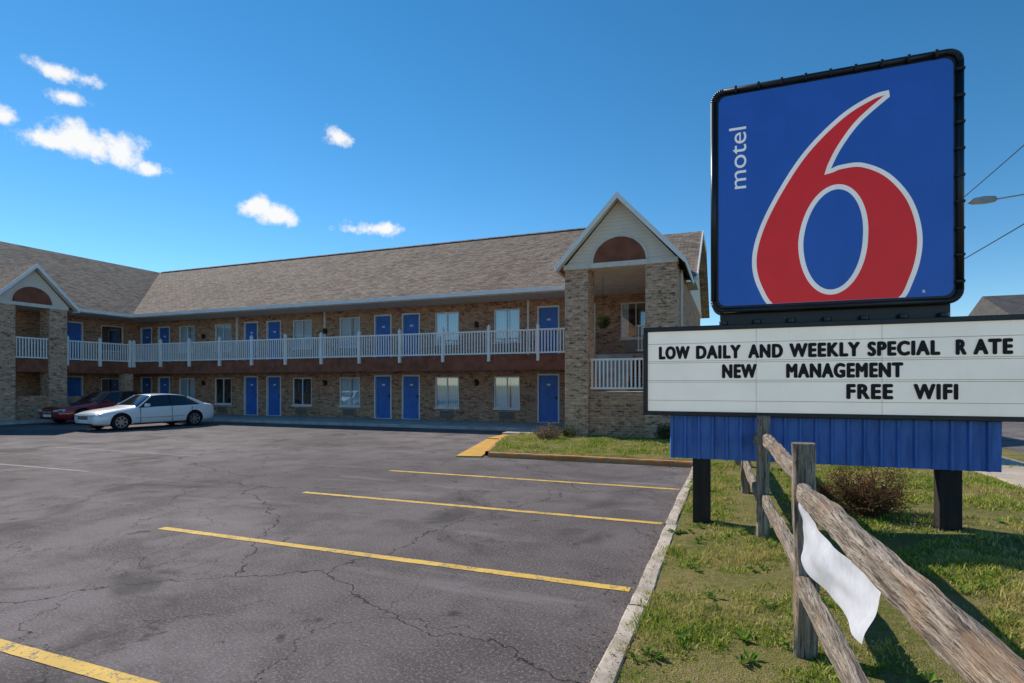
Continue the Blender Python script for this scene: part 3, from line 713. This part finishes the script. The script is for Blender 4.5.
def word(name,body,x0,x1,z0,z1,y,mat,rot=False,bold=0,sp_=1.0):
    me=textmesh(body,0,sp_); c=np.array([v.co[:] for v in me.vertices]); mn=c.min(0);mx_=c.max(0)
    u=(c[:,0]-mn[0])/(mx_[0]-mn[0]); v=(c[:,1]-mn[1])/(mx_[1]-mn[1])
    F_=[tuple(p_.vertices) for p_ in me.polygons]
    V=[];FF=[]; n=len(c)
    offs=[(0,0)] if bold==0 else [(bold*math.cos(k*math.pi/4),bold*.8*math.sin(k*math.pi/4)) for k in range(8)]
    for k,(ox,oz) in enumerate(offs):
        yy=y-.0004*k
        if rot: V+=[(x0+(1-v[i])*(x1-x0),yy,z0+u[i]*(z1-z0)) for i in range(n)]
        else: V+=[(x0+bold+u[i]*(x1-x0-2*bold)+ox,yy,z0+bold+v[i]*(z1-z0-2*bold)+oz) for i in range(n)]
        FF+=[tuple(a+k*n for a in f) for f in F_]
    m2=bpy.data.meshes.new(name); m2.from_pydata(V,[],FF); m2.materials.append(mat)
    return link(bpy.data.objects.new(name,m2),SG)
word('motel_lettering','motel',-.02,.165,3.97,4.68,YS-.012,M_pwhite,rot=True)
word('registered_mark','R',1.86,1.885,2.66,2.69,YS-.012,M_pwhite)
b=MB(); b.box(-1.0,2.82,YS,YS+.34,1.335,2.40)
b.box(-1.0,2.82,YS-.035,YS-.003,2.345,2.40); b.box(-1.0,2.82,YS-.035,YS-.003,1.335,1.385); b.box(-1.0,-.945,YS-.035,YS-.003,1.385,2.345); b.box(2.765,2.82,YS-.035,YS-.003,1.385,2.345)
b.box(-.12,2.12,YS+.06,YS+.27,2.401,2.544)
for x in np.linspace(-.08,2.05,7): b.cyl((x,YS+.02,2.402),(x,YS+.02,2.45),.05,n=10)
b.done('letterboard_frame',M_black,SG,bevel=.006)
b=MB(); b.poly([(-.945,YS-.004,1.385),(2.765,YS-.004,1.385),(2.765,YS-.004,2.345),(-.945,YS-.004,2.345)]); b.done('letterboard_face',M_lb,SG,fixn=False)
b=MB()
M_track=plain('letter_track',(.60,.57,.50),.3,.5,var=.05)
for z in (2.195,1.985,1.965,1.755,1.735,1.515):
    b.box(-.94,2.76,YS-.010,YS-.006,z-.003,z+.003)
for x in (.27,1.50): b.box(x-.002,x+.002,YS-.009,YS-.006,1.386,2.344)
b.done('letter_tracks',M_track,SG)
for w_,x0,x1 in (('LOW',-.816,-.455),('DAILY',-.387,.108),('AND',.183,.547),('WEEKLY',.608,1.298),('SPECIAL',1.363,2.012),('R',2.139,2.235),('ATE',2.285,2.61)):
    word('letters_'+w_.lower(),w_,x0,x1,2.005,2.170,YS-.013,M_letter,bold=.012,sp_=1.18)
for w_,x0,x1,z in (('NEW',-.098,.278,1.775),('MANAGEMENT',.577,1.69,1.775),('FREE',1.166,1.60,1.545),('WIFI',1.777,2.164,1.545)):
    word('letters_'+w_.lower(),w_,x0,x1,z,z+.170,YS-.013,M_letter,bold=.012,sp_=1.18)
t=NT('blue_corrugated'); n=t.noise(t.scalev(t.pos(),(9,9,1.5)),1,5,.7)
M_skirt=t.bsdf(t.mix(t.ramp(n,.3,.75),(.09,.22,.60),(.04,.11,.36)),.5,.4)
b=MB(); x=-.69
pts=[]
while x<2.54:
    for dx,dy in ((0,0),(.012,-.03),(.035,-.03),(.047,0)):
        pts.append((x+dx,YS+.05+dy))
    x+=.155
pts.append((2.54,YS+.05))
for i in range(len(pts)-1):
    (xa,ya),(xb,yb)=pts[i],pts[i+1]; b.poly([(xa,ya,.82),(xb,yb,.82),(xb,yb,1.33),(xa,ya,1.33)])
b.done('skirt_panel',M_skirt,SG,fixn=False)
b=MB(); b.box(-.69,2.54,YS+.07,YS+.28,.822,1.33); b.done('skirt_core',M_skirt,SG)
b=MB()
for x in (-.33,2.13): b.box(x-.10,x+.10,YS+.08,YS+.27,-.1,.85)
t=NT('leg_black_wood'); M_leg=t.bsdf(t.mix(t.noise(t.scalev(t.pos(),(20,20,2)),1,5),(.012,.011,.010),(.06,.05,.042)),.8,.2)
b.done('sign_legs',M_leg,SG,bevel=.012)
b=MB(); b.box(2.5,2.56,YS+.1,YS+.2,1.0,1.33)
b.done('bracket',M_dark,SG)

# ------------------------------------------------------------------ rail fence
F=empty('rail_fence')
def timber(name,p0,p1,w,h,mat,seed,taper=0,n=26):
    p0=Vector(p0);p1=Vector(p1);d=(p1-p0).normalized(); up=Vector((0,0,1)) if abs(d.z)<.9 else Vector((0,1,0))
    s=d.cross(up).normalized(); u=s.cross(d)
    bm=bmesh.new(); rows=[]
    prof=[(-1,-.75),(-.75,-1),(0,-1.04),(.75,-1),(1,-.75),(1.04,0),(1,.75),(.75,1),(0,1.04),(-.75,1),(-1,.75),(-1.04,0)]
    for i in range(n+1):
        t_=i/n; r=[]; k=1
        if taper: k=1-taper*max(0,1-min(t_,1-t_)/.05)
        bow=.018*noise.noise(Vector((t_*2,seed,0)))
        for j,(a,c) in enumerate(prof):
            dn=1+.20*noise.noise(Vector((t_*5,j*.7,seed)))+.13*noise.noise(Vector((t_*22,j*1.9,seed+5)))
            r.append(bm.verts.new(p0+(p1-p0)*t_+s*(a*w*k*dn+bow)+u*(c*h*k*dn+bow)))
        rows.append(r)
    K=len(prof)
    for i in range(n):
        for j in range(K): bm.faces.new((rows[i][j],rows[i][(j+1)%K],rows[i+1][(j+1)%K],rows[i+1][j]))
    bm.faces.new(rows[0]); bm.faces.new(rows[-1])
    bmesh.ops.recalc_face_normals(bm,faces=bm.faces)
    me=bpy.data.meshes.new(name); bm.to_mesh(me); bm.free(); me.materials.append(mat)
    return link(bpy.data.objects.new(name,me),F)
P=[(.74,-1.55),(.59,1.10),(.41,3.79),(.31,6.50),(.22,9.2),(.12,11.9)]
for i,(x,y) in enumerate(P):
    lean=.02*math.sin(i*3)
    timber('post_%d'%i,(x,y,-.1),(x+lean,y,1.36+.02*math.sin(i*5)),.06,.062,M_woodp,i*3.3)
for i in range(len(P)-1):
    (xa,ya),(xb,yb)=P[i],P[i+1]
    for z,k in ((1.09,0),(.50,1)):
        j1=.03*math.sin(i*4+k);j2=.03*math.cos(i*3+k*2)
        timber('rail_%d_%d'%(i,k),(xa+.02*(-1)**i,ya-.05,z+j1),(xb+.02*(-1)**i,yb+.05,z+j2),.035,.060,M_woodr,i*7+k*2.2,taper=.4,n=60)
nU,nV=40,14; me=bpy.data.meshes.new('banner'); vs=[];fs=[]
for j in range(nV+1):
    for i in range(nU+1):
        u_=i/nU;v_=j/nV; y=3.68-1.50*u_; x=.41+(3.79-y)*.067-.045
        ztop=1.02+.02*u_-.05*math.sin(u_*math.pi); zbot=.79-.05*math.sin(u_*2.6)
        z=ztop+(zbot-ztop)*v_; x+=.022*math.sin(u_*9+v_*2)*(.3+v_)-.03*v_*math.sin(u_*3)+.012*noise.noise(Vector((u_*7,v_*3,2))); y+=v_*.16*u_
        vs.append((x,y,z))
for j in range(nV):
    for i in range(nU):
        a=j*(nU+1)+i; fs.append((a,a+1,a+nU+2,a+nU+1))
me.from_pydata(vs,[],fs); me.polygons.foreach_set('use_smooth',[True]*len(fs)); M_ban=plain('white_vinyl',(.58,.58,.61),.45,.4,var=.1); me.materials.append(M_ban)
BN=link(bpy.data.objects.new('hanging_banner',me))

# ------------------------------------------------------------------ shrubs
M_twig=plain('twig_bark',(.14,.09,.06),.9,.1,var=.2)
M_lf1=m_leaf('shrub_leaf_brown',(.22,.075,.045),(.09,.10,.03)); M_lf2=m_leaf('shrub_leaf_dark',(.04,.08,.025),(.12,.13,.05)); M_lf3=m_leaf('shrub_leaf_tan',(.32,.21,.13),(.18,.13,.08))
def shrub(x,y,z,w,h,nst,nleaf,leafm,ls):
    b=MB(); tips=[]
    for i in range(nst):
        a=random.uniform(0,2*math.pi); r=math.sqrt(random.uniform(.02,1))*w; tip=Vector((x+r*math.cos(a),y+r*math.sin(a),z+h*random.uniform(.35,1.0)*(1-.4*(r/w)**2)))
        p0=Vector((x+.12*math.cos(a)*r/w,y+.12*math.sin(a)*r/w,z)); mid=(p0+tip)/2+Vector((random.uniform(-.07,.07),random.uniform(-.07,.07),-.05*h+random.uniform(-.05,.05)))
        b.cyl(p0,mid,.007,.005,n=5); b.cyl(mid,tip,.005,.0015,n=5); tips.append((mid,tip))
        for k in range(6):
            s=mid.lerp(tip,random.uniform(-.6,.8)); e=s+Vector((random.uniform(-1,1),random.uniform(-1,1),random.uniform(-.1,1)))*.2*h; b.cyl(s,e,.003,.001,n=4); tips.append((s,e))
    for i in range(nleaf):
        s,e=random.choice(tips); c=s.lerp(e,random.uniform(.1,1.1))+Vector((random.gauss(0,.03),random.gauss(0,.03),random.gauss(0,.03)))
        u=Vector((random.gauss(0,1),random.gauss(0,1),random.gauss(0,1))).normalized(); v=u.orthogonal().normalized(); k=ls*random.uniform(.6,1.3)
        b.poly([c-u*k,c+v*k*.45,c+u*k,c-v*k*.45],1)
    return b.done('shrub',[M_twig,leafm],fixn=False)
shrub(1.50,7.75,hgt(1.5,7.75),.50,.78,90,5200,M_lf1,.017)
shrub(1.0,8.05,hgt(1.05,7.95),.3,.5,40,1500,M_lf1,.016)
shrub(-5.05,15.8,.1,.5,.62,50,900,M_lf3,.03)
shrub(-1.75,16.55,.1,.3,.6,40,1200,M_lf2,.03)
shrub(-4.6,16.6,.1,.35,.45,24,500,M_lf2,.03)
b=MB(); b.cyl((-4.0,18.6,3.95),(-4.0,18.6,5.33),.008,n=5); b.cyl((-4.0,18.6,3.6),(-4.0,18.6,3.78),.10,.17,n=14)
for i in range(700):
    d=Vector((random.gauss(0,1),random.gauss(0,1),random.gauss(0,1))).normalized()*random.uniform(.1,.27); c=Vector((-4.0,18.6,3.86))+Vector((d.x,d.y,d.z*.9-.03))
    u=Vector((random.gauss(0,1),random.gauss(0,1),random.gauss(0,1))).normalized(); v=u.orthogonal()*.5; k=.035
    b.poly([c-u*k,c+v*k,c+u*k,c-v*k],1)
b.done('hanging_plant',[M_dark,M_lf2],fixn=False)

# ------------------------------------------------------------------ street lamp, utility line, neighbour building
b=MB(); px_,py_=13.4,31
b.cyl((px_,py_,0),(px_,py_,10.2),.12,.08,n=14); b.cyl((px_,py_,9.7),(px_-1.4,py_,10.05),.04,.035,n=8); b.cyl((px_-1.4,py_,10.05),(px_-2.5,py_,9.95),.035,n=8)
hp=[(-2.4,.0),(-2.5,.13),(-2.9,.17),(-3.3,.11),(-3.45,-.03),(-3.25,-.11),(-2.8,-.13),(-2.45,-.09)]
b.prism([(px_+a,py_-.14,9.95+c) for a,c in hp],(0,.28,0),1)
b.done('street_lamp',[M_rim,plain('lamp_head',(.35,.36,.37),.4,.4)],bevel=.02)
for yy in (-22,26,80):
    b=MB(); b.cyl((12.95,yy,0),(12.95,yy,13),.16,.11,n=12); b.box(12.0,13.9,yy-.06,yy+.06,12.2,12.35); b.done('utility_pole',M_woodp)
b=MB()
def wire(x,z,ya,yb,sag,r=.016):
    n=18; pr=None
    for i in range(n+1):
        t_=i/n; p_=(x,ya+(yb-ya)*t_,z-sag*4*t_*(1-t_))
        if pr: b.cyl(pr,p_,r,n=5,caps=False)
        pr=p_
for ya,yb in ((-22,26),(26,80)):
    wire(12.4,12.8,ya,yb,.5,.025); wire(13.05,9.6,ya,yb,.4,.03)
b.done('power_lines',M_dark)
NB=empty('neighbour_house')
b=MB(); b.box(17.5,34,44,56,0,5.4); b.done('walls',M_siding,NB)
b=MB(); b.prism([(16.9,43.4,5.3),(16.9,50,8.1),(16.9,56.6,5.3)],(18,0,0)); b.done('roof',plain('dark_roof',(.11,.10,.095),.9,.1),NB)
b=MB()
for x in (19,22,25,28): b.box(x,x+1.1,43.96,43.997,1.0,2.5); b.box(x,x+1.1,43.96,43.997,3.4,4.8)
b.done('windows',M_cglass,NB)

b=MB()
for i in range(1700):
    if i<1000: x=random.gauss(-.80,.10); y=random.uniform(2,12)
    elif i<1300: x=random.uniform(-6,-.8); y=random.uniform(2.5,18)
    else: x=random.uniform(-.55,2.5); y=random.uniform(2,9)
    z=.006 if x<-.75 else .042; k=random.uniform(.004,.014); a=random.uniform(0,6.28)
    if x>-.57: z=hgt(x,y)+.02
    b.poly([(x+k*math.cos(a),y+k*math.sin(a),z),(x-k*.5*math.sin(a),y+k*.5*math.cos(a),z+.006),(x-k*math.cos(a),y-k*math.sin(a),z+.002),(x+k*.5*math.sin(a),y-k*.5*math.cos(a),z+.004)])
b.done('leaf_litter',M_lf3,fixn=False)
